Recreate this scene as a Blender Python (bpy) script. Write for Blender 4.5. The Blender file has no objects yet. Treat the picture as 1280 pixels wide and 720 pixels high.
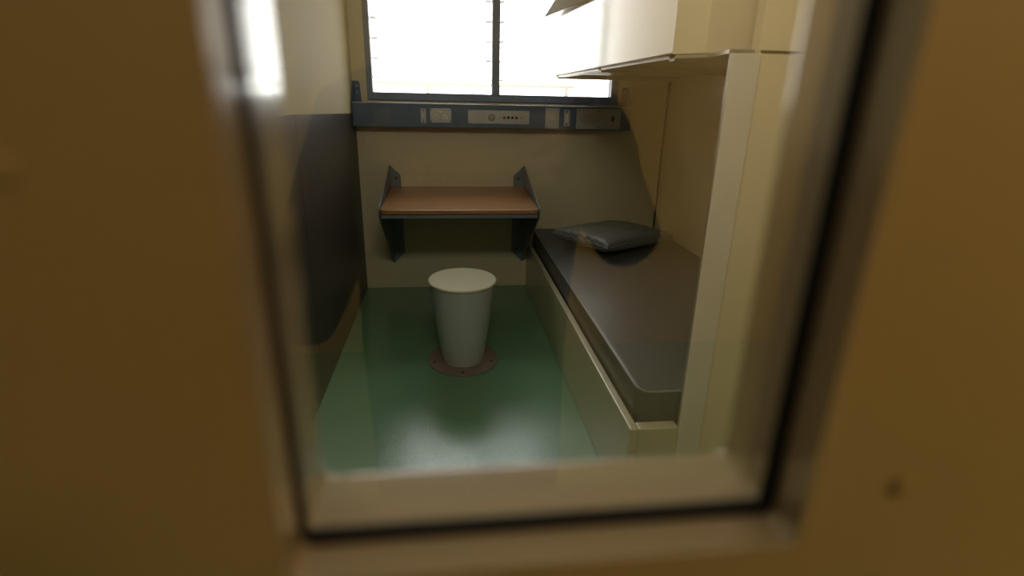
import bpy, bmesh, math, random
from mathutils import Vector, Matrix
S = bpy.context.scene
C = S.collection
PI = math.pi
random.seed(4)
D = 3.77          # inner face of the window wall
H = 1.32          # lens height

# ------------------------------------------------------------------ materials
def mat(name, col, rough=.5, metal=0., var=0., vscale=6., bump=0., bscale=60., coat=0., spec=.5, coat_rough=.1, detail=3.):
    m = bpy.data.materials.new(name); m.use_nodes = True
    nt = m.node_tree; n = nt.nodes; b = n['Principled BSDF']
    b.inputs['Base Color'].default_value = (*col, 1)
    b.inputs['Roughness'].default_value = rough
    b.inputs['Metallic'].default_value = metal
    b.inputs['Specular IOR Level'].default_value = spec
    b.inputs['Coat Weight'].default_value = coat
    b.inputs['Coat Roughness'].default_value = coat_rough
    tc = n.new('ShaderNodeTexCoord')
    if var:
        t = n.new('ShaderNodeTexNoise'); t.inputs['Scale'].default_value = vscale; t.inputs['Detail'].default_value = 4
        nt.links.new(tc.outputs['Object'], t.inputs['Vector'])
        mx = n.new('ShaderNodeMix'); mx.data_type = 'RGBA'
        mx.inputs[6].default_value = (*[c*(1-var) for c in col], 1)
        mx.inputs[7].default_value = (*[min(1, c*(1+var)) for c in col], 1)
        nt.links.new(t.outputs['Fac'], mx.inputs[0]); nt.links.new(mx.outputs[2], b.inputs['Base Color'])
    if bump:
        t = n.new('ShaderNodeTexNoise'); t.inputs['Scale'].default_value = bscale; t.inputs['Detail'].default_value = detail
        nt.links.new(tc.outputs['Object'], t.inputs['Vector'])
        bp = n.new('ShaderNodeBump'); bp.inputs['Strength'].default_value = bump; bp.inputs['Distance'].default_value = .002
        nt.links.new(t.outputs['Fac'], bp.inputs['Height']); nt.links.new(bp.outputs['Normal'], b.inputs['Normal'])
        nt.links.new(bp.outputs['Normal'], b.inputs['Coat Normal'])
    return m

def block_mat(name, col, axis, rough=.35, coat=.25):
    """painted concrete blocks: mortar lines only as a faint bump"""
    m = mat(name, col, rough, var=.06, vscale=3, bump=0, coat=coat, coat_rough=.15)
    nt = m.node_tree; n = nt.nodes; b = n['Principled BSDF']
    tc = n.new('ShaderNodeTexCoord'); sp = n.new('ShaderNodeSeparateXYZ'); cb = n.new('ShaderNodeCombineXYZ')
    nt.links.new(tc.outputs['Object'], sp.inputs[0])
    nt.links.new(sp.outputs['X' if axis == 'x' else 'Y'], cb.inputs['X']); nt.links.new(sp.outputs['Z'], cb.inputs['Y'])
    br = n.new('ShaderNodeTexBrick'); br.inputs['Scale'].default_value = 1
    br.inputs['Brick Width'].default_value = .4; br.inputs['Row Height'].default_value = .2
    br.inputs['Mortar Size'].default_value = .004; br.inputs['Mortar Smooth'].default_value = .6
    br.inputs['Color1'].default_value = br.inputs['Color2'].default_value = (1, 1, 1, 1); br.inputs['Mortar'].default_value = (0, 0, 0, 1)
    nt.links.new(cb.outputs[0], br.inputs['Vector'])
    ns = n.new('ShaderNodeTexNoise'); ns.inputs['Scale'].default_value = 25; nt.links.new(tc.outputs['Object'], ns.inputs['Vector'])
    ad = n.new('ShaderNodeMath'); ad.operation = 'MULTIPLY_ADD'; ad.inputs[1].default_value = .35
    nt.links.new(ns.outputs['Fac'], ad.inputs[0]); nt.links.new(br.outputs['Color'], ad.inputs[2])
    bp = n.new('ShaderNodeBump'); bp.inputs['Strength'].default_value = .35; bp.inputs['Distance'].default_value = .0015
    nt.links.new(ad.outputs[0], bp.inputs['Height'])
    nt.links.new(bp.outputs['Normal'], b.inputs['Normal']); nt.links.new(bp.outputs['Normal'], b.inputs['Coat Normal'])
    return m

def emit(name, col, st):
    m = bpy.data.materials.new(name); m.use_nodes = True; nt = m.node_tree; nt.nodes.clear()
    e = nt.nodes.new('ShaderNodeEmission'); e.inputs[0].default_value = (*col, 1); e.inputs[1].default_value = st
    o = nt.nodes.new('ShaderNodeOutputMaterial'); nt.links.new(e.outputs[0], o.inputs[0]); return m

def pane_mat(name, ior, tint=(1, 1, 1)):
    m = bpy.data.materials.new(name); m.use_nodes = True; nt = m.node_tree; n = nt.nodes; n.clear()
    t = n.new('ShaderNodeBsdfTransparent'); t.inputs[0].default_value = (*tint, 1)
    g = n.new('ShaderNodeBsdfGlossy'); g.inputs['Roughness'].default_value = .0
    f = n.new('ShaderNodeFresnel'); f.inputs['IOR'].default_value = ior
    x = n.new('ShaderNodeMixShader'); o = n.new('ShaderNodeOutputMaterial')
    # each ray is mirrored once, where it enters the solid pane; both faces are counted in the index
    ge = n.new('ShaderNodeNewGeometry'); iv = n.new('ShaderNodeMath'); iv.operation = 'SUBTRACT'; iv.inputs[0].default_value = 1
    mu = n.new('ShaderNodeMath'); mu.operation = 'MULTIPLY'
    nt.links.new(ge.outputs['Backfacing'], iv.inputs[1]); nt.links.new(iv.outputs[0], mu.inputs[0]); nt.links.new(f.outputs[0], mu.inputs[1])
    nt.links.new(mu.outputs[0], x.inputs[0]); nt.links.new(t.outputs[0], x.inputs[1]); nt.links.new(g.outputs[0], x.inputs[2])
    nt.links.new(x.outputs[0], o.inputs[0]); return m

CREAM = (.70, .62, .43)
M = dict(
    cream_x=block_mat('cream_block_paint', CREAM, 'x', coat=.1),
    cream_y=block_mat('cream_block_paint_side', CREAM, 'y', rough=.4, coat=1),
    cream=mat('cream_paint', CREAM, .4, var=.05, vscale=3, bump=.15, bscale=40, coat=.2),
    panel_gloss=mat('cream_gloss_enamel', CREAM, .25, bump=.03, bscale=6, coat=1., coat_rough=.12, spec=1.),
    ceiling=mat('ceiling_paint', (.8, .76, .65), .7, var=.04),
    dado=mat('dark_brown_sheet', (.05, .040, .034), .5, var=.15, vscale=2.5, coat=.15, coat_rough=.3),
    seam=mat('dark_seam', (.03, .025, .02), .7),
    steel_blue=mat('blue_grey_powder_coat', (.10, .145, .235), .42, var=.06, vscale=4, bump=.15, bscale=300),
    frame_blue=mat('window_frame_paint_and_bloom', (.20, .245, .34), .4, bump=.1, bscale=200),  # blue paint, lightened to include the window's glare bloom
    bracket=mat('slate_bracket_paint', (.17, .21, .25), .4, bump=.1, bscale=200),
    steel=mat('brushed_steel', (.5, .48, .45), .35, metal=.85, var=.1, vscale=12),
    steel_grey=mat('grey_plate', (.50, .50, .50), .4, metal=.25, var=.06, vscale=20),
    post=mat('cream_grey_steel_post', (.66, .62, .54), .35, var=.12, vscale=5, bump=.2, bscale=30, coat=.3),
    white_plastic=mat('white_plastic', (.72, .70, .66), .4),
    black=mat('black_rubber', (.010, .009, .008), .8, spec=.2),
    dark=mat('dark_screw', (.05, .05, .05), .4, metal=.5),
    bolt=mat('bright_bolt', (.7, .72, .75), .25, metal=.6),
    gusset=mat('matt_grey_gusset_paint', (.36, .34, .29), .8, var=.05, spec=.1),
    red=mat('red_button', (.45, .05, .04), .4),
    bed=mat('bed_base_paint', (.50, .47, .33), .35, var=.05, vscale=5, bump=.3, bscale=70, coat=.4),
    bed_edge=mat('bed_base_paint', (.50, .47, .33), .35),
    vinyl=mat('dark_slate_vinyl', (.075, .08, .085), .42, var=.08, vscale=4, bump=.25, bscale=25, coat=.12, coat_rough=.3),
    vinyl_p=mat('grey_pillow_vinyl', (.18, .19, .19), .5, var=.08, vscale=9, bump=.35, bscale=30, coat=.3, coat_rough=.25),
    piping=mat('grey_piping', (.22, .22, .20), .4),
    stool=mat('grey_stool_paint', (.50, .53, .53), .35, var=.04, vscale=5, bump=.12, bscale=80, coat=.3),
    stool_top=mat('cream_stool_cap', (.62, .59, .41), .35, coat=.3),
    flange=mat('worn_brown_flange', (.21, .16, .125), .45, var=.2, vscale=14),
    door=mat('mustard_door_paint', (.27, .215, .10), .4, var=.08, vscale=5, bump=.12, bscale=40, coat=.8, coat_rough=.3),
    reveal=mat('beige_reveal_paint', (.29, .23, .145), .28, var=.06, vscale=20, coat=1, coat_rough=.12),
    corridor=mat('corridor_paint', (.76, .66, .38), .5, var=.05, vscale=1.5),
    corridor_floor=mat('corridor_vinyl', (.28, .36, .24), .4, var=.08, vscale=2),
    cloth=mat('dark_cloth', (.012, .012, .014), .9),
    skin=mat('skin', (.42, .26, .18), .5), hair=mat('dark_hair', (.02, .015, .01), .6),
    cam=mat('black_camera_body', (.01, .01, .01), .5),
    lamp=emit('lamp_diffuser', (1, .93, .78), 3.0),
    lamp_c=emit('corridor_lamp_diffuser', (1, .80, .52), 2.2),
    glass=pane_mat('vision_glass', 2.2, (.93, .94, .93)),
    pane=pane_mat('window_glass', 1.45),
    blocker=mat('brown_blocker', (.26, .22, .17), .8, var=.1),  # for the added light-blocking walls, dark so they bounce little
    paving=mat('pale_concrete', (.75, .75, .72), .8, var=.05),
)
def floor_material():
    m = mat('green_sheet_vinyl', (.145, .285, .175), .09, var=.07, vscale=2.5)
    nt = m.node_tree; n = nt.nodes; b = n['Principled BSDF']
    tc = n.new('ShaderNodeTexCoord')
    v = n.new('ShaderNodeTexNoise'); v.inputs['Scale'].default_value = 130; v.inputs['Detail'].default_value = 2
    nt.links.new(tc.outputs['Object'], v.inputs['Vector'])
    bp = n.new('ShaderNodeBump'); bp.inputs['Strength'].default_value = .6; bp.inputs['Distance'].default_value = .0015
    nt.links.new(v.outputs['Fac'], bp.inputs['Height']); nt.links.new(bp.outputs['Normal'], b.inputs['Normal'])
    b.inputs['Specular IOR Level'].default_value = .55
    return m
M['cream_left'] = block_mat('cream_block_paint_left', CREAM, 'y', rough=.7, coat=0)
M['cream_left'].node_tree.nodes['Principled BSDF'].inputs['Specular IOR Level'].default_value = .15
M['cream_y'].node_tree.nodes['Principled BSDF'].inputs['Specular IOR Level'].default_value = 1.
M['floor'] = floor_material()
def wood_material():
    m = mat('orange_brown_laminate', (.40, .19, .075), .33, coat=.25, coat_rough=.2)
    nt = m.node_tree; n = nt.nodes; b = n['Principled BSDF']
    tc = n.new('ShaderNodeTexCoord'); mp = n.new('ShaderNodeMapping'); mp.inputs['Scale'].default_value = (2, 30, 30)
    t = n.new('ShaderNodeTexNoise'); t.inputs['Scale'].default_value = 2.2; t.inputs['Detail'].default_value = 6
    r = n.new('ShaderNodeValToRGB'); r.color_ramp.elements[0].position = .3; r.color_ramp.elements[1].position = .72
    r.color_ramp.elements[0].color = (.31, .135, .05, 1); r.color_ramp.elements[1].color = (.46, .22, .085, 1)
    nt.links.new(tc.outputs['Object'], mp.inputs[0]); nt.links.new(mp.outputs[0], t.inputs['Vector'])
    nt.links.new(t.outputs['Fac'], r.inputs[0]); nt.links.new(r.outputs[0], b.inputs['Base Color'])
    return m
M['wood'] = wood_material()

# ------------------------------------------------------------------ mesh helpers
def bx(bm, x0, x1, y0, y1, z0, z1, bev=0, seg=2):
    vs = [bm.verts.new((x, y, z)) for x in (x0, x1) for y in (y0, y1) for z in (z0, z1)]
    fs = [(0, 1, 3, 2), (4, 6, 7, 5), (0, 4, 5, 1), (2, 3, 7, 6), (0, 2, 6, 4), (1, 5, 7, 3)]
    faces = [bm.faces.new([vs[i] for i in f]) for f in fs]
    if bev:
        es = {e for f in faces for e in f.edges}
        bmesh.ops.bevel(bm, geom=list(es), offset=bev, segments=seg, affect='EDGES', profile=.5, clamp_overlap=True)
    return bm

def prism(bm, pts, a, b, axis, bev=0):
    """polygon pts swept from a to b along axis. axis x: pts=(y,z); y: pts=(x,z); z: pts=(x,y)"""
    def P(p, t):
        return {'x': (t, p[0], p[1]), 'y': (p[0], t, p[1]), 'z': (p[0], p[1], t)}[axis]
    lo = [bm.verts.new(P(p, a)) for p in pts]; hi = [bm.verts.new(P(p, b)) for p in pts]
    fs = [bm.faces.new(lo), bm.faces.new(hi[::-1])]
    for i in range(len(pts)):
        j = (i+1) % len(pts); fs.append(bm.faces.new([lo[i], hi[i], hi[j], lo[j]]))
    bmesh.ops.recalc_face_normals(bm, faces=fs)
    if bev:
        es = {e for f in fs for e in f.edges}
        bmesh.ops.bevel(bm, geom=list(es), offset=bev, segments=2, affect='EDGES', profile=.5, clamp_overlap=True)
    return bm

def lathe(bm, prof, c=(0, 0, 0), n=64, axis='z', sy=1.):
    """prof list of (r,h); closed with caps when r = 0"""
    rings = []
    for r, h in prof:
        ring = []
        for k in range(1 if r == 0 else n):
            a = 2*PI*k/n; u, v = r*math.cos(a), r*math.sin(a)*sy
            p = {'z': (u, v, h), 'y': (u, h, v), 'x': (h, u, v)}[axis]
            ring.append(bm.verts.new((p[0]+c[0], p[1]+c[1], p[2]+c[2])))
        rings.append(ring)
    for A, B in zip(rings, rings[1:]):
        for k in range(n):
            j = (k+1) % n
            if len(A) == 1 and len(B) == 1: continue
            if len(A) == 1: bm.faces.new([A[0], B[k], B[j]])
            elif len(B) == 1: bm.faces.new([A[k], B[0], A[j]])
            else: bm.faces.new([A[k], B[k], B[j], A[j]])
    bmesh.ops.recalc_face_normals(bm, faces=bm.faces[:])
    return bm

def rrect(x0, x1, y0, y1, r, n=6):
    out = []
    for cx, cy, a0 in ((x1-r, y1-r, 0), (x0+r, y1-r, 90), (x0+r, y0+r, 180), (x1-r, y0+r, 270)):
        for k in range(n+1):
            a = math.radians(a0+90*k/n); out.append((cx+r*math.cos(a), cy+r*math.sin(a)))
    return out

def tube_loop(bm, pts, r, n=8):
    """closed tube along a list of points"""
    P = [Vector(p) for p in pts]; L = len(P); rings = []
    for i in range(L):
        t = (P[(i+1) % L]-P[i-1]).normalized(); s = t.cross(Vector((0, 0, 1)))
        s = s.normalized() if s.length > 1e-4 else Vector((1, 0, 0)); u = s.cross(t)
        rings.append([bm.verts.new(P[i]+(s*math.cos(2*PI*k/n)+u*math.sin(2*PI*k/n))*r) for k in range(n)])
    for i in range(L):
        A, B = rings[i], rings[(i+1) % L]
        for k in range(n): bm.faces.new([A[k], A[(k+1) % n], B[(k+1) % n], B[k]])
    bmesh.ops.recalc_face_normals(bm, faces=bm.faces[:])
    return bm

def obj(name, bm, m, parent=None, smooth=None):
    me = bpy.data.meshes.new(name); 
    if smooth is not None:
        for f in bm.faces: f.smooth = True
        for e in bm.edges:
            if len(e.link_faces) == 2 and e.calc_face_angle(0) > math.radians(smooth): e.smooth = False
    bm.to_mesh(me); bm.free(); me.materials.append(M[m])
    o = bpy.data.objects.new(name, me); C.objects.link(o)
    if parent is not None:
        o.parent = parent
        w = Vector((0, 0, 0)); p = parent
        while p is not None: w += p.location; p = p.parent
        o.location = (0, 0, 0)
        me.transform(Matrix.Translation(-w))
    return o
B = bmesh.new
def struct(name, bm, m, smooth=None):
    o = obj(name, bm, m, None, smooth); o['kind'] = 'structure'; return o
def thing(name, label, cat, loc=(0, 0, 0), group=None, kind=None):
    o = bpy.data.objects.new(name, None); o.empty_display_size = .1; C.objects.link(o); o.location = loc
    if label: o['label'] = label
    if cat: o['category'] = cat
    if group: o['group'] = group
    if kind: o['kind'] = kind
    return o
def tag(o, label, cat, group=None):
    o['label'] = label; o['category'] = cat
    if group: o['group'] = group
    return o

# ------------------------------------------------------------------ the cell shell
XL, XR, ZC = -.59, 1.512, 2.6
Y0, YG, Y1 = .165, .187, .232            # door outer face, glass, door inner face
struct('floor', bx(B(), -2.6, 2.6, Y1-.02, 4.0, -.1, 0), 'floor')
struct('ceiling', bx(B(), -.8, 1.75, Y1-.06, 4.0, ZC, ZC+.1), 'ceiling')
WX0, WX1, WZ0, WZ1 = -.497, 1.154, 1.285, 2.3
b = B()
bx(b, XL-.2, WX0+.01, D, D+.2, 0, ZC); bx(b, WX1-.01, XR+.2, D, D+.2, 0, ZC)
bx(b, WX0+.01, WX1-.01, D, D+.2, 0, WZ0+.01); bx(b, WX0+.01, WX1-.01, D, D+.2, WZ1-.01, ZC)
struct('wall_back', b, 'cream_x')
struct('wall_left', bx(B(), XL-.2, XL, Y1, D, 0, ZC), 'cream_left')
struct('wall_right', bx(B(), XR, XR+.2, Y1, D, 0, ZC), 'cream_y')
# dark sheet dado on the left wall, in two sheets with a seam
b = B()
for ya, yb in ((Y1, 2.283), (2.287, D)):
    prism(b, [(ya, 0), (yb, 0), (yb, 1.245-.045*max(0, yb-2.0)/1.77), (ya, 1.245-.045*max(0, ya-2.0)/1.77)], XL, XL+.006, 'x')
struct('trim_left', b, 'dado')
# partition at the foot of the bunks
b = B(); bx(b, .80, XR, 1.425, 1.465, 0, ZC)
struct('wall_partition', b, 'cream')
b = B(); bx(b, .8045, XR, 1.4215, 1.425, 1.441, 1.446)
struct('trim_partition', b, 'seam')
b = B(); bx(b, .83, XR, 1.405, 1.425, 1.585, 2.2, .003)
struct('dark_partition_head', b, 'dado')  # dark band on the partition's upper part

struct('trim_corner', bx(B(), XR-.010, XR, D-.010, D, .27, ZC), 'seam')

# ------------------------------------------------------------------ window
win = thing('window_1', None, None, (0, 0, 0), kind='structure')
b = B(); fy0, fy1 = D-.018, D+.06
bx(b, WX0, -.462, fy0, fy1, WZ0, WZ1, .004); bx(b, 1.104, WX1, fy0, fy1, WZ0, WZ1, .004)
bx(b, -.462, 1.104, fy0, fy1, WZ0, 1.333, .004); bx(b, -.462, 1.104, fy0, fy1, 2.25, WZ1, .004)
fr = obj('window_frame', b, 'frame_blue', win)
obj('mullion', bx(B(), .303, .351, fy0-.006, fy1, 1.325, 2.26, .004), 'frame_blue', win)
for a, c_ in ((-.462, .303), (.351, 1.104)):
    obj('pane', bx(B(), a, c_, D+.03, D+.036, 1.333, 2.25), 'pane', win)
for x in (.36, .52, .68, .84, 1.0, 1.127, -.10, .10):
    obj('screw', lathe(B(), [(0, -.004), (.004, -.003), (.006, 0)], (x, fy0, 1.310), 12, 'y'), 'bolt', fr, 60)
for z in (1.36, 1.52, 1.68, 1.84, 2.0, 2.16):
    obj('screw', lathe(B(), [(0, -.004), (.004, -.003), (.006, 0)], (.327, fy0-.006, z), 12, 'y'), 'bolt', win, 60)
# louvre stays just outside the panes
for x0, x1 in ((-.462, .303), (.351, 1.104)):
    b = B()
    for k in range(7):
        z = 1.42+.117*k
        bx(b, x0, x0+.035, D+.07, D+.13, z, z+.006); bx(b, x1-.035, x1, D+.07, D+.13, z, z+.006)
    obj('louvre_stay', b, 'white_plastic', win)  # pale colour stands in for glare washing the stays out
# the sunlit yard outside, with two unseen light-blocking walls added
struct('ground_yard', bx(B(), -8, 9, D+.4, 16, -.3, -.2), 'paving')
struct('skylight_blocker_right', prism(B(), [(1.30, D+.2), (1.33, 4.35), (3.13, 10.2), (3.35, 10.2), (1.5, 4.3), (1.5, D+.2)], -.2, 3.6, 'z'), 'blocker')  # added out of view, shaped to keep skylight off the cell's left wall
struct('skylight_blocker_left', bx(B(), -1.45, -1.25, D+.2, 9, -.2, 3.2), 'blocker')  # added out of view on the other side, limits sideways skylight
g = thing('yard_railing', 'washed out pale railing in the glare beyond the right window pane', 'railing', (1.0, 6.6, -.2))
b = B(); bx(b, -1.25, 1.5, 6.58, 6.62, 1.42, 1.46, .005); obj('top_rail', b, 'white_plastic', g)
for x in (-1.0, -.2, .6, 1.4):
    obj('rail_post', bx(B(), x-.02, x+.02, 6.58, 6.62, -.2, 1.42), 'white_plastic', g)

# ------------------------------------------------------------------ service rail under the window
RY, RZ0, RZ1, RX0, RX1 = 3.651, 1.125, 1.268, -.583, 1.226
rail = thing('service_rail', 'long blue-grey steel service duct under the window with sockets and controls', 'wall duct', (.32, D, RZ0))
obj('casing', bx(B(), RX0, RX1, RY, D, RZ0, RZ1, .003), 'steel_blue', rail)
for s, x in ((1, RX0), (-1, RX1)):
    b = B()
    prism(b, [(RY, RZ1), (D, RZ1), (D, 1.392), (D-.012, 1.396), (D-.03, 1.385)], x, x+s*.004, 'x')
    prism(b, [(x, RZ1), (x+s*.046, RZ1), (x+s*.040, 1.385), (x+s*.034, 1.396), (x+s*.004, 1.396), (x, 1.39)], D-.004, D, 'y')
    e = obj('end_bracket', b, 'steel_blue', rail)
    for z in (1.325, 1.365):
        obj('bolt', lathe(B(), [(0, -.006), (.005, -.005), (.007, 0)], (x+s*.022, D-.004, z), 12, 'y'), 'bolt', e, 60)
obj('top_lip', bx(B(), RX0+.002, RX1-.002, RY-.003, RY+.004, RZ1-.002, RZ1+.004, .0015), 'steel', rail)
F0 = RY-.003
def plate(name, x0, x1, z0, z1, m, r=.006):
    return obj(name, prism(B(), rrect(x0, x1, z0, z1, r), F0, RY, 'y'), m, rail)
def dot(name, x, z, r, m, parent, h=.003, ring=0):
    b = B()
    if ring: lathe(b, [(r, 0), (r, -h), (r-ring, -h), (r-ring, 0)], (x, F0, z), 24, 'y')
    else: lathe(b, [(0, -h), (r*.8, -h), (r, -h*.5), (r, 0)], (x, F0, z), 20, 'y')
    return obj(name, b, m, parent, 40)
p = plate('switch_plate', -.160, -.126, 1.150, 1.240, 'steel_grey')
dot('screw', -.143, 1.228, .005, 'dark', p); dot('screw', -.143, 1.160, .005, 'dark', p); dot('rocker', -.143, 1.197, .007, 'white_plastic', p, .005)
p = plate('socket_plate', -.100, .034, 1.156, 1.243, 'steel_grey')
for x, z in ((-.092, 1.235), (.026, 1.235), (-.092, 1.164), (.026, 1.164)): dot('screw', x, z, .004, 'dark', p)
for x in (-.060, -.006):
    s = dot('socket', x, 1.188, .019, 'white_plastic', p, .004)
    b = B()
    for a, dx, dz in ((-.5, -.007, .004), (.5, .007, .004), (0, 0, -.009)):
        n0 = len(b.verts); bx(b, -.0014, .0014, F0-.0048, F0-.003, -.0045, .0045)
        b.verts.ensure_lookup_table()
        for v in b.verts[n0:]:
            X, Z = v.co.x, v.co.z
            v.co.x = X*math.cos(a)-Z*math.sin(a)+x+dx; v.co.z = X*math.sin(a)+Z*math.cos(a)+1.188+dz
    obj('socket_slot', b, 'dark', s)
b = B(); bx(b, -.048, -.018, F0-.005, F0, 1.216, 1.227, .002); obj('rocker', b, 'white_plastic', p)
p = plate('intercom_plate', .141, .538, 1.154, 1.236, 'steel_grey', .003)
grille = dot('speaker_grille', .292, 1.193, .025, 'steel', p, .001)
for r in (.022, .013):
    obj('grille_ring', lathe(B(), [(r, 0), (r, -.002), (r-.004, -.002), (r-.004, 0)], (.292, F0-.001, 1.193), 24, 'y'), 'dark', grille)
dot('indicator', .352, 1.193, .003, 'red', p); dot('indicator', .488, 1.193, .004, 'dark', p)
for k, x in enumerate((.376, .402, .428, .455)):
    dot('button', x, 1.193, .0088, 'red' if k == 0 else 'dark', p, .005)
for x, z in ((.338, 1.228), (.338, 1.160), (.155, 1.228), (.155, 1.16), (.527, 1.228), (.527, 1.16)): dot('screw', x, z, .0025, 'dark', p)
p = plate('aerial_plate', .645, .736, 1.130, 1.258, 'steel_grey', .003)
dot('aerial_socket', .684, 1.193, .006, 'white_plastic', p, .006); dot('aerial_socket', .699, 1.193, .006, 'white_plastic', p, .006)
for x, z in ((.655, 1.25), (.726, 1.25), (.655, 1.138), (.726, 1.138)): dot('screw', x, z, .003, 'dark', p)
p = plate('switch_plate', .768, .808, 1.145, 1.247, 'steel_grey')
obj('rocker', bx(B(), .780, .796, F0-.004, F0, 1.170, 1.222, .002), 'white_plastic', p)
dot('screw', .788, 1.236, .005, 'dark', p); dot('screw', .788, 1.156, .005, 'dark', p)
p = plate('access_plate', .852, 1.150, 1.130, 1.258, 'steel_grey', .003)
obj('recess_cover', prism(B(), rrect(.885, 1.115, 1.170, 1.222, .022), F0-.003, F0, 'y', .0008), 'steel', p)
obj('thumb_slot', prism(B(), rrect(1.088, 1.104, 1.178, 1.214, .007), F0-.0045, F0-.003, 'y'), 'dark', p)
for x in (.868, 1.0, 1.135):
    for z in (1.246, 1.142): dot('screw', x, z, .004, 'dark', p)

# ------------------------------------------------------------------ wall desk
TZ0, TZ1, DY = .731, .709, 3.05       # height at the wall and at the front edge
desk = thing('wall_desk', 'small orange-brown wall desk on two slate grey steel brackets', 'desk', (.073, D, .7))
b = B()
r = .03
out = [(-.379, D-.004), (.525, D-.004)]
for cx, a0 in ((.525-r, 0), (-.379+r, -90)):
    for k in range(7):
        a = math.radians(a0-90*k/6); out.append((cx+r*math.cos(a), DY+r+r*math.sin(a)))
prism(b, out, -.024, 0, 'z', .003)
for v in b.verts: v.co.z += TZ1+(TZ0-TZ1)*(v.co.y-DY)/(D-DY)
obj('tabletop', b, 'wood', desk)
b = B(); bx(b, -.372, .518, DY+.012, DY+.016, TZ1-.05, TZ1-.024); bx(b, -.372, .518, DY+.012, DY+.05, TZ1-.028, TZ1-.024)
obj('front_rail', b, 'bracket', desk)
for s, x in ((1, -.386), (-1, .532)):
    b = B()
    prism(b, [(D, .876), (D-.018, .876), (DY+.006, TZ1+.004), (DY+.006, TZ1-.035), (DY+.03, TZ1-.06), (D-.012, .192), (D, .192)], x, x+s*.005, 'x', .001)
    prism(b, [(x, .876), (x+s*.074, .806), (x+s*.080, .264), (x+s*.006, .190), (x, .196)], D-.005, D, 'y', .001)
    e = obj('bracket', b, 'bracket', desk)
    for z in (.785, .28):
        obj('bolt', lathe(B(), [(0, -.007), (.006, -.006), (.009, 0)], (x+s*.040, D-.005, z), 12, 'y'), 'dark', e, 60)

# ------------------------------------------------------------------ stool
SX, SY, SZ = .0665, 2.605, .447
st = thing('fixed_stool', 'tapered pale grey round stool bolted to the green floor', 'stool', (SX, SY, 0))
K = 1.1
obj('pedestal', lathe(B(), [(0, .004), (.108, .004), (.110, .012), (.126, .12), (.150, .30), (.166, SZ-.02), (.168, SZ-.012), (0, SZ-.012)], (SX, SY, 0), 72, sy=K), 'stool', st, 35)
obj('seat', lathe(B(), [(0, SZ-.014), (.168, SZ-.014), (.1725, SZ-.010), (.1725, SZ-.004), (.169, SZ), (0, SZ+.001)], (SX, SY, 0), 72, sy=K), 'stool_top', st, 40)
fl = obj('floor_flange', lathe(B(), [(0, 0), (.184, 0), (.184, .005), (.181, .007), (0, .007)], (SX, SY, 0), 72, sy=K), 'flange', st, 35)
for a in (-92, -20, 52, 124, 196):
    x, y = SX+.158*math.cos(math.radians(a)), SY+.158*K*math.sin(math.radians(a))
    obj('bolt', lathe(B(), [(0, .013), (.006, .013), (.0085, .010), (.0085, .007)], (x, y, 0), 6), 'dark', fl)

# ------------------------------------------------------------------ lower bunk
BX, BY, BZ = .5646, 1.417, .329
bed = thing('lower_bunk', 'low cream box bed base built along the right wall', 'bed', (1.03, 2.6, 0))
obj('side_board', bx(B(), BX, BX+.029, BY, D, 0, BZ, .005), 'bed', bed)
obj('foot_board', bx(B(), BX+.029, .7255, BY, BY+.042, 0, BZ-.001, .004), 'bed', bed)
obj('bed_platform', bx(B(), BX+.029, XR-.006, BY+.055, D-.004, .24, .268), 'bed', bed)
mt = thing('mattress', 'thin dark slate vinyl mattress lying in the cream bed base', 'mattress', (1.05, 2.6, .27))
MX0, MX1, MY0, MY1, MZ0, MZ1 = .601, 1.505, 1.470, 3.76, .27, .432
b = B()
prism(b, rrect(MX0, MX1, MY0, MY1, .05, 8), MZ0, MZ1, 'z')
es = [e for e in b.edges if all(abs(v.co.z-MZ1) < 1e-5 for v in e.verts) or all(abs(v.co.z-MZ0) < 1e-5 for v in e.verts)]
bmesh.ops.bevel(b, geom=es, offset=.012, segments=3, affect='EDGES', profile=.5)
obj('mattress_cover', b, 'vinyl', mt, 45)
b = B(); tube_loop(b, [(x, y, MZ1-.003) for x, y in rrect(MX0+.003, MX1-.003, MY0+.003, MY1-.003, .05, 8)], .0035)
obj('piping', b, 'piping', mt, 60)

# pillow
pw, pd, ph = .322, .235, .056
b = B(); N = 44
grid = {}
def pil(u, v, s):
    k = (1-abs(u)**3.2)*(1-abs(v)**3.2)
    pin = 1-.10*(1-abs(v)**2)*abs(u)**3
    pin2 = 1-.12*(1-abs(u)**2)*abs(v)**3
    w = .004*math.sin(9*u+4*v)*k+.003*math.sin(13*v-5*u)*k
    cr = .010*math.sin(22*v)*abs(u)**6*(1-abs(v)) + .008*math.sin(26*u)*abs(v)**6*(1-abs(u))
    return (u*pw*pin, v*pd*pin2, s*(ph*max(k, 0)**.26+w)+cr)
for s in (1, -1):
    for i in range(N+1):
        for j in range(N+1):
            u = math.sin((i/N-.5)*PI); v = math.sin((j/N-.5)*PI)
            if (i in (0, N) or j in (0, N)) and s == -1: grid[s, i, j] = grid[1, i, j]; continue
            grid[s, i, j] = b.verts.new(pil(u, v, s))
for s in (1, -1):
    for i in range(N):
        for j in range(N):
            q = [grid[s, i, j], grid[s, i+1, j], grid[s, i+1, j+1], grid[s, i, j+1]]
            b.faces.new(q if s == 1 else q[::-1])
pc = (1.05, 3.29, .498)
R = Matrix.Translation(pc) @ Matrix.Rotation(math.radians(33), 4, 'Z') @ Matrix.Rotation(math.radians(2), 4, 'Y')
b.transform(R)
pl = thing('pillow', 'shiny grey vinyl pillow lying askew at the window end of the mattress', 'pillow', (pc[0], pc[1], MZ1))
obj('pillow_cover', b, 'vinyl_p', pl, 80)
b = B()
seam = []
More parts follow.
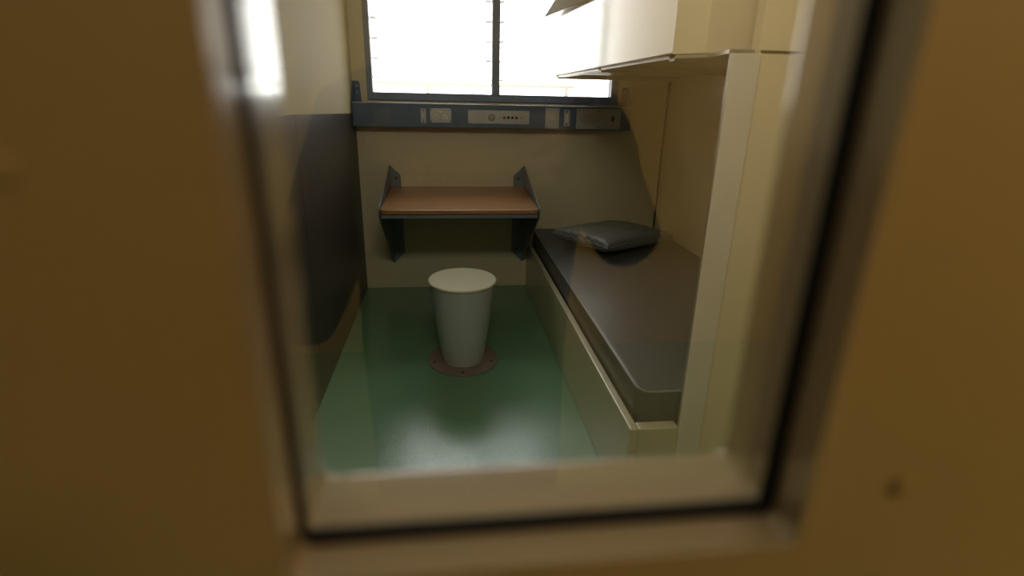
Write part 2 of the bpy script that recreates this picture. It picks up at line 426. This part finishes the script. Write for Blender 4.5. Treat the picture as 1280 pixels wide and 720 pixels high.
for t in range(0, N): seam.append(pil(math.sin((t/N-.5)*PI), -1, 1))
for t in range(0, N): seam.append(pil(1, math.sin((t/N-.5)*PI), 1))
for t in range(0, N): seam.append(pil(-math.sin((t/N-.5)*PI), 1, 1))
for t in range(0, N): seam.append(pil(-1, -math.sin((t/N-.5)*PI), 1))
tube_loop(b, seam, .004, 6); b.transform(R)
obj('pillow_piping', b, 'piping', pl, 60)

# ------------------------------------------------------------------ upper bunk and post
up = thing('upper_bunk', 'glossy cream upper bunk above the bed, its long side mirroring the window', 'bed', (1.1, 2.7, 1.45))
UX, UZ = .680, 1.455
obj('side_panel', bx(B(), UX, UX+.012, 1.70, D, UZ, 1.98, .001), 'panel_gloss', up)
b = B(); prism(b, [(UX, 1.70), (UX+.065, 1.615), (XR, 1.615), (XR, 1.63), (UX+.07, 1.63), (UX+.012, 1.70)], UZ-.004, 1.98, 'z')
obj('end_panel', b, 'cream', up)
obj('bunk_deck', bx(B(), UX+.012, XR, 1.70, D, UZ+.01, UZ+.03), 'cream', up)
b = B(); bx(b, UX+.03, UX+.07, 1.71, D-.02, UZ-.012, UZ+.01, .002); obj('long_rail', b, 'steel', up)
for y in (1.75, 2.6, 3.6):
    obj('cross_rail', bx(B(), UX+.03, XR-.01, y, y+.05, UZ-.02, UZ+.008, .002), 'steel_grey', up)
b = B(); prism(b, [(UX+.004, 1.69), (UX+.07, 1.60), (.73, 1.445), (.80, 1.445), (.82, 1.612), (UX+.09, 1.66)], UZ-.018, UZ-.006, 'z', .002)
obj('post_plate', b, 'steel', up)
# folded gusset near the window
b = B(); A_, B_, C_ = Vector((.634, D-.003, 1.801)), Vector((.674, 2.35, 1.735)), Vector((.674, 2.75, 1.99))
vs = []
for dx in (0, -.004): vs.append([b.verts.new(p+Vector((dx, 0, 0))) for p in (A_, B_, Vector((.674, 2.3, 1.98)), C_)])
b.faces.new(vs[0]); b.faces.new(vs[1][::-1])
for i in range(4): j = (i+1) % 4; b.faces.new([vs[0][i], vs[1][i], vs[1][j], vs[0][j]])
bmesh.ops.recalc_face_normals(b, faces=b.faces[:])
obj('gusset', b, 'gusset', up)
po = thing('bunk_post', 'pale square steel post holding up the near corner of the upper bunk', 'post', (.766, 1.44, 0))
obj('post_shaft', bx(B(), .7262, .8046, 1.4175, 1.4247, 0, 1.437, .0015), 'post', po)
obj('post_flange', bx(B(), 0.7262, .7295, 1.424, 1.436, 0, 1.437, .0012), 'steel', po)

# ------------------------------------------------------------------ bulkhead lamp over the door, inside the cell
cl = thing('bulkhead_wall_lamp', 'white sloping bulkhead lamp on the wall over the cell door', 'light', (.05, Y1, 2.3))
b = B(); prism(b, [(Y1, 2.16), (Y1+.05, 2.16), (Y1+.17, 2.37), (Y1+.17, 2.40), (Y1, 2.40)], -.30, .40, 'x', .006)
obj('lamp_body', b, 'white_plastic', cl)
b = B(); prism(b, [(Y1+.060, 2.163), (Y1+.068, 2.158), (Y1+.185, 2.363), (Y1+.177, 2.368)], -.28, .38, 'x', .002)
obj('diffuser', b, 'lamp', cl)

# ------------------------------------------------------------------ the door in front of the lens
door = thing('door_1', None, None, (0, Y0, 0), kind='structure')
OX0, OX1, OZ0, OZ1 = -.0625, .1445, 1.143, 1.60
DX0, DX1, DZ1 = -.42, .50, 2.05
def frame_ring(bm, x0, x1, z0, z1, w, ya, yb, r=.006, skew=0.):
    """closed ring between an opening and a ring w inside it"""
    o = rrect(x0, x1, z0, z1, r, 5); i = rrect(x0+w, x1-w, z0+w, z1-w, max(r-w, .002), 5)
    V = {}
    for k, (q, y) in enumerate(((o, ya), (o, yb), (i, ya), (i, yb))): V[k] = [bm.verts.new((p[0], y, p[1])) for p in q]
    n = len(o)
    for a in range(n):
        c = (a+1) % n
        for s, t in ((0, 2), (1, 3), (0, 1), (2, 3)):
            bm.faces.new([V[s][a], V[s][c], V[t][c], V[t][a]])
    bmesh.ops.recalc_face_normals(bm, faces=bm.faces[:]); return bm
def leaf(bm, x0, x1, z0, z1, hole, ya, yb):
    """slab with a rounded hole: outer rectangle points matched to the hole's points"""
    hx0, hx1, hz0, hz1, r = hole
    i = rrect(hx0, hx1, hz0, hz1, r, 5); o = []
    for k, p in enumerate(i):
        q, t = divmod(k, 6)
        cx, cz = [(x1, z1), (x0, z1), (x0, z0), (x1, z0)][q]
        o.append((cx, cz) if t in (2, 3) else ((cx if (t < 2) == (q % 2 == 0) else p[0], cz if (t > 3) == (q % 2 == 0) else p[1])))
    V = {}
    for k, (pp, y) in enumerate(((o, ya), (o, yb), (i, ya), (i, yb))): V[k] = [bm.verts.new((p[0], y, p[1])) for p in pp]
    n = len(i)
    for a in range(n):
        c = (a+1) % n
        for s, t in ((0, 2), (1, 3), (0, 1), (2, 3)):
            try: bm.faces.new([V[s][a], V[s][c], V[t][c], V[t][a]])
            except ValueError: pass
    bmesh.ops.remove_doubles(bm, verts=bm.verts[:], dist=1e-6)
    bmesh.ops.dissolve_degenerate(bm, edges=bm.edges[:], dist=1e-6)
    bmesh.ops.recalc_face_normals(bm, faces=bm.faces[:]); return bm
obj('door_leaf', leaf(B(), DX0, DX1, .01, DZ1, (OX0-.003, OX1+.003, OZ0-.003, OZ1+.003, .009), Y0, Y1), 'door', door)
def lining(bm, x0, x1, z0, z1, prof, r=.006):
    rings = []
    for w, y in prof: rings.append([bm.verts.new((p[0], y, p[1])) for p in rrect(x0-w, x1+w, z0-w, z1+w, r+w, 5)])
    for A, Z in zip(rings, rings[1:]+rings[:1]):
        for a in range(len(A)):
            c = (a+1) % len(A); bm.faces.new([A[a], A[c], Z[c], Z[a]])
    bmesh.ops.recalc_face_normals(bm, faces=bm.faces[:]); return bm
prof = [(.003, Y0-.0005), (0, Y0-.0005), (0, Y1-.006)]+[(.006-.006*math.cos(math.radians(a)), Y1-.006+.006*math.sin(math.radians(a))) for a in (15, 30, 45, 60, 75, 90)]+[(.012, Y1), (.012, Y1+.0005), (.003, Y1-.004)]
prof = [(w if w != .003 else .0028, y) for w, y in prof]
obj('glazing_lining', lining(B(), OX0, OX1, OZ0, OZ1, prof), 'reveal', door, 40)
b = frame_ring(B(), OX0, OX1, OZ0, OZ1, .0032, YG-.004, YG+.003, .006)
for v in b.verts:
    if v.co.x < OX0+.02 and v.co.x > OX0+.001: v.co.x = OX0+.0015
obj('gasket', b, 'black', door)
obj('vision_pane', bx(B(), OX0+.001, OX1-.001, YG, YG+.006, OZ0+.001, OZ1-.001), 'glass', door)
for x, z in ((.186, 1.170), (-.122, 1.299), (.186, 1.36), (-.122, 1.10)):
    obj('screw', lathe(B(), [(0, -.003), (.0035, -.003), (.0055, 0)], (x, Y0, z), 20, 'y'), 'door', door, 50)
# wall round the door
b = B(); bx(b, -2.6, DX0-.04, Y0-.03, Y1, 0, ZC); bx(b, DX1+.04, 2.6, Y0-.03, Y1, 0, ZC); bx(b, DX0-.04, DX1+.04, Y0-.03, Y1, DZ1+.04, ZC)
struct('wall_front', b, 'corridor')
b = B(); bx(b, DX0-.04, DX0-.003, Y0-.04, Y1, 0, DZ1+.04); bx(b, DX1+.003, DX1+.04, Y0-.04, Y1, 0, DZ1+.04); bx(b, DX0-.003, DX1+.003, Y0-.04, Y1, DZ1+.003, DZ1+.04)
struct('trim_door', b, 'door')

# ------------------------------------------------------------------ the corridor behind the lens
CY = -2.35
struct('floor_corridor', bx(B(), -2.6, 2.6, CY-.1, Y1-.02, -.1, 0), 'corridor_floor')
struct('ceiling_corridor', bx(B(), -2.6, 2.6, CY-.1, Y1-.06, ZC, ZC+.1), 'ceiling')
struct('wall_corridor', bx(B(), -2.6, 2.6, CY-.1, CY, 0, ZC), 'corridor')
struct('wall_corridor_left', bx(B(), -2.7, -2.6, CY, Y0, 0, ZC), 'dado')  # unseen end wall, coloured dark to dim the door's left side
struct('wall_corridor_right', bx(B(), 2.6, 2.7, CY, Y0, 0, ZC), 'corridor')
for k, (x, t) in enumerate(((-1.1, 'left of the door'), (1.5, 'right of the door'))):
    f = thing('corridor_ceiling_light', 'long warm corridor ceiling light to the '+t, 'light', (x, -1.45, ZC))
    obj('lamp_body', bx(B(), x-.6, x+.6, -1.6, -1.3, ZC-.04, ZC, .008), 'white_plastic', f)
    obj('diffuser', bx(B(), x-.58, x+.58, -1.58, -1.32, ZC-.06, ZC-.04, .008), 'lamp_c', f)

# ------------------------------------------------------------------ the photographer, mirrored in the pane
pr = thing('person', 'photographer in dark clothes leaning to the door pane, camera held to the face', 'person', (.03, -.55, 0))
def skin_body(name, joints, edges, m, parent, root=0, sub=1):
    me = bpy.data.meshes.new(name); w = Vector((0, 0, 0)); p = parent
    while p is not None: w += p.location; p = p.parent
    me.from_pydata([tuple(Vector(j[0])-w) for j in joints], edges, [])
    o = bpy.data.objects.new(name, me); C.objects.link(o); o.parent = parent
    me.materials.append(M[m])
    sm = o.modifiers.new('Skin', 'SKIN'); sm.use_smooth_shade = True
    if not me.skin_vertices: me.attributes.new('x', 'FLOAT', 'POINT')
    for i, j in enumerate(joints):
        sv = me.skin_vertices[0].data[i]; sv.radius = (j[1], j[1] if len(j) < 3 else j[2]); sv.use_root = (i == root)
    ss = o.modifiers.new('Subdivision', 'SUBSURF'); ss.levels = ss.render_levels = sub
    return o
J = [((.02, -.50, .86), .15, .12), ((.02, -.47, 1.02), .145, .11), ((.02, -.40, 1.22), .14, .10), ((.03, -.34, 1.35), .06, .055), ((.03, -.28, 1.40), .05, .05),
     ((-.13, -.37, 1.28), .06), ((-.215, -.36, .99), .048), ((-.105, -.20, 1.20), .038), ((-.065, -.145, 1.27), .026),
     ((.18, -.36, 1.28), .06), ((.235, -.27, 1.135), .046), ((.155, -.19, 1.235), .038), ((.105, -.145, 1.28), .026),
     ((-.055, -.52, .76), .105), ((-.045, -.50, .47), .095), ((-.08, -.56, .09), .045), ((-.08, -.44, .04), .038),
     ((.12, -.52, .76), .105), ((.11, -.50, .47), .095), ((.15, -.56, .09), .045), ((.15, -.44, .04), .038)]
E_ = [(0, 1), (1, 2), (2, 3), (3, 4), (2, 5), (5, 6), (6, 7), (7, 8), (2, 9), (9, 10), (10, 11), (11, 12), (0, 13), (13, 14), (14, 15), (15, 16), (0, 17), (17, 18), (18, 19), (19, 20)]
try:
    skin_body('body', J, E_, 'cloth', pr, 0, 2)
except Exception as ex:
    print('skin failed', ex)
b = B(); bmesh.ops.create_uvsphere(b, u_segments=32, v_segments=24, radius=1)
for v in b.verts:
    x, y, z = v.co
    k = 1-.25*max(0, -z)**1.5
    v.co = Vector((.03+x*.076*k, -.235+y*.092*(1-.1*max(0, -z)), 1.415+z*.115))
    if y > .75 and -.35 < z < .15: v.co.y += .018*(1-min(1, abs(x)/.22))
obj('head', b, 'skin', pr, 180)
b = B(); bmesh.ops.create_uvsphere(b, u_segments=32, v_segments=24, radius=1)
for v in b.verts:
    x, y, z = v.co
    v.co = Vector((.03+x*.083, -.25+y*.096, 1.43+max(z, -.5)*.113))
obj('hair', b, 'hair', pr, 180)
for s, cx in ((-1, -.045), (1, .085)):
    for k in range(4):
        z = 1.300-.017*k
        L = (.95, 1.05, 1., .8)[k]
        skin_body('finger', [((cx+s*.012, -.14, z), .0085), ((cx+s*.004, -.140+.035*L, z+.002), .008), ((cx-s*.012, -.130+.045*L, z+.001), .0072), ((cx-s*.026, -.132+.045*L, z-.002), .0062)], [(0, 1), (1, 2), (2, 3)], 'skin', pr)
    skin_body('thumb', [((cx+s*.010, -.145, 1.262), .010), ((cx-s*.008, -.155, 1.252), .0095), ((cx-s*.026, -.150, 1.246), .0075)], [(0, 1), (1, 2)], 'skin', pr)
    skin_body('palm', [((cx+s*.016, -.150, 1.255), .016, .022), ((cx+s*.014, -.145, 1.278), .018, .026), ((cx+s*.014, -.142, 1.298), .013, .020)], [(0, 1), (1, 2)], 'skin', pr)
cam_t = thing('camera', 'black camera held against the door pane by the photographer', 'camera', (.02, -.12, 1.28))
b = B(); bx(b, -.018, .058, -.155, -.095, 1.245, 1.325, .01); bx(b, -.005, .045, -.15, -.1, 1.32, 1.35, .01)
obj('camera_body', b, 'cam', cam_t)
obj('lens_barrel', lathe(B(), [(0, -.096), (.034, -.096), (.036, -.05), (.038, -.03), (.033, -.03), (.030, -.06), (0, -.062)], (.0, 0, H-.01), 40, 'y'), 'cam', cam_t, 40)

# ------------------------------------------------------------------ light
w = bpy.data.worlds.new('sky'); S.world = w; w.use_nodes = True; nt = w.node_tree; n = nt.nodes
bg = n['Background']; tc = n.new('ShaderNodeTexCoord'); sp = n.new('ShaderNodeSeparateXYZ'); cr = n.new('ShaderNodeValToRGB')
nt.links.new(tc.outputs['Generated'], sp.inputs[0]); 
mr = n.new('ShaderNodeMapRange'); mr.inputs['From Min'].default_value = -.3; mr.inputs['From Max'].default_value = .8
nt.links.new(sp.outputs['Z'], mr.inputs[0]); nt.links.new(mr.outputs[0], cr.inputs[0])
cr.color_ramp.elements[0].color = (.85, .84, .78, 1); cr.color_ramp.elements[0].position = .1
e = cr.color_ramp.elements.new(.3); e.color = (1, .99, .96, 1)
cr.color_ramp.elements[-1].color = (.97, .98, .96, 1)
nt.links.new(cr.outputs[0], bg.inputs[0]); bg.inputs[1].default_value = 6.5
def area(name, loc, rot, sx, sy, power, col=(1, 1, 1), portal=False):
    l = bpy.data.lights.new(name, 'AREA'); l.shape = 'RECTANGLE'; l.size = sx; l.size_y = sy; l.energy = power; l.color = col
    o = bpy.data.objects.new(name, l); C.objects.link(o); o.location = loc; o.rotation_euler = rot
    if portal: l.cycles.is_portal = True
    return o
area('window_daylight', (.33, D+.05, 1.8), (math.radians(-90), 0, 0), 1.6, .95, 1, portal=True)
area('cell_lamp', (.05, Y1+.135, 2.255), (math.radians(60), 0, 0), .64, .20, 9.5, (1, .92, .74))
area('corridor_lamp', (1.5, -1.45, ZC-.065), (0, 0, 0), 1.16, .26, 21, (1, .64, .32))
area('corridor_lamp', (-1.1, -1.45, ZC-.065), (0, 0, 0), 1.16, .26, 4, (1, .80, .52))

# ------------------------------------------------------------------ camera
cd = bpy.data.cameras.new('camera_view'); co = bpy.data.objects.new('camera_view', cd); C.objects.link(co); S.camera = co
Rv = Vector((0.99314845, -0.11502132, 0.0206459)); Uv = Vector((0.01900647, 0.33330879, 0.94262612)); Fv = Vector((0.11530356, 0.93577526, -0.33321126))
co.matrix_world = Matrix(((Rv.x, Uv.x, -Fv.x, 0), (Rv.y, Uv.y, -Fv.y, 0), (Rv.z, Uv.z, -Fv.z, H), (0, 0, 0, 1)))
cd.sensor_width = 36; cd.lens = 675.44*36/1280; cd.clip_start = .01; cd.clip_end = 100
cd.dof.use_dof = True; cd.dof.focus_distance = 2.6; cd.dof.aperture_fstop = 2.3
S.view_settings.view_transform = 'Standard'; S.view_settings.look = 'None'; S.view_settings.gamma = 1
S.view_settings.use_curve_mapping = False; S.view_settings.exposure = 0
cy = S.cycles
cy.use_denoising = True; cy.max_bounces = 10; cy.diffuse_bounces = 6; cy.glossy_bounces = 5; cy.transparent_max_bounces = 12
cy.caustics_reflective = False; cy.sample_clamp_indirect = 6
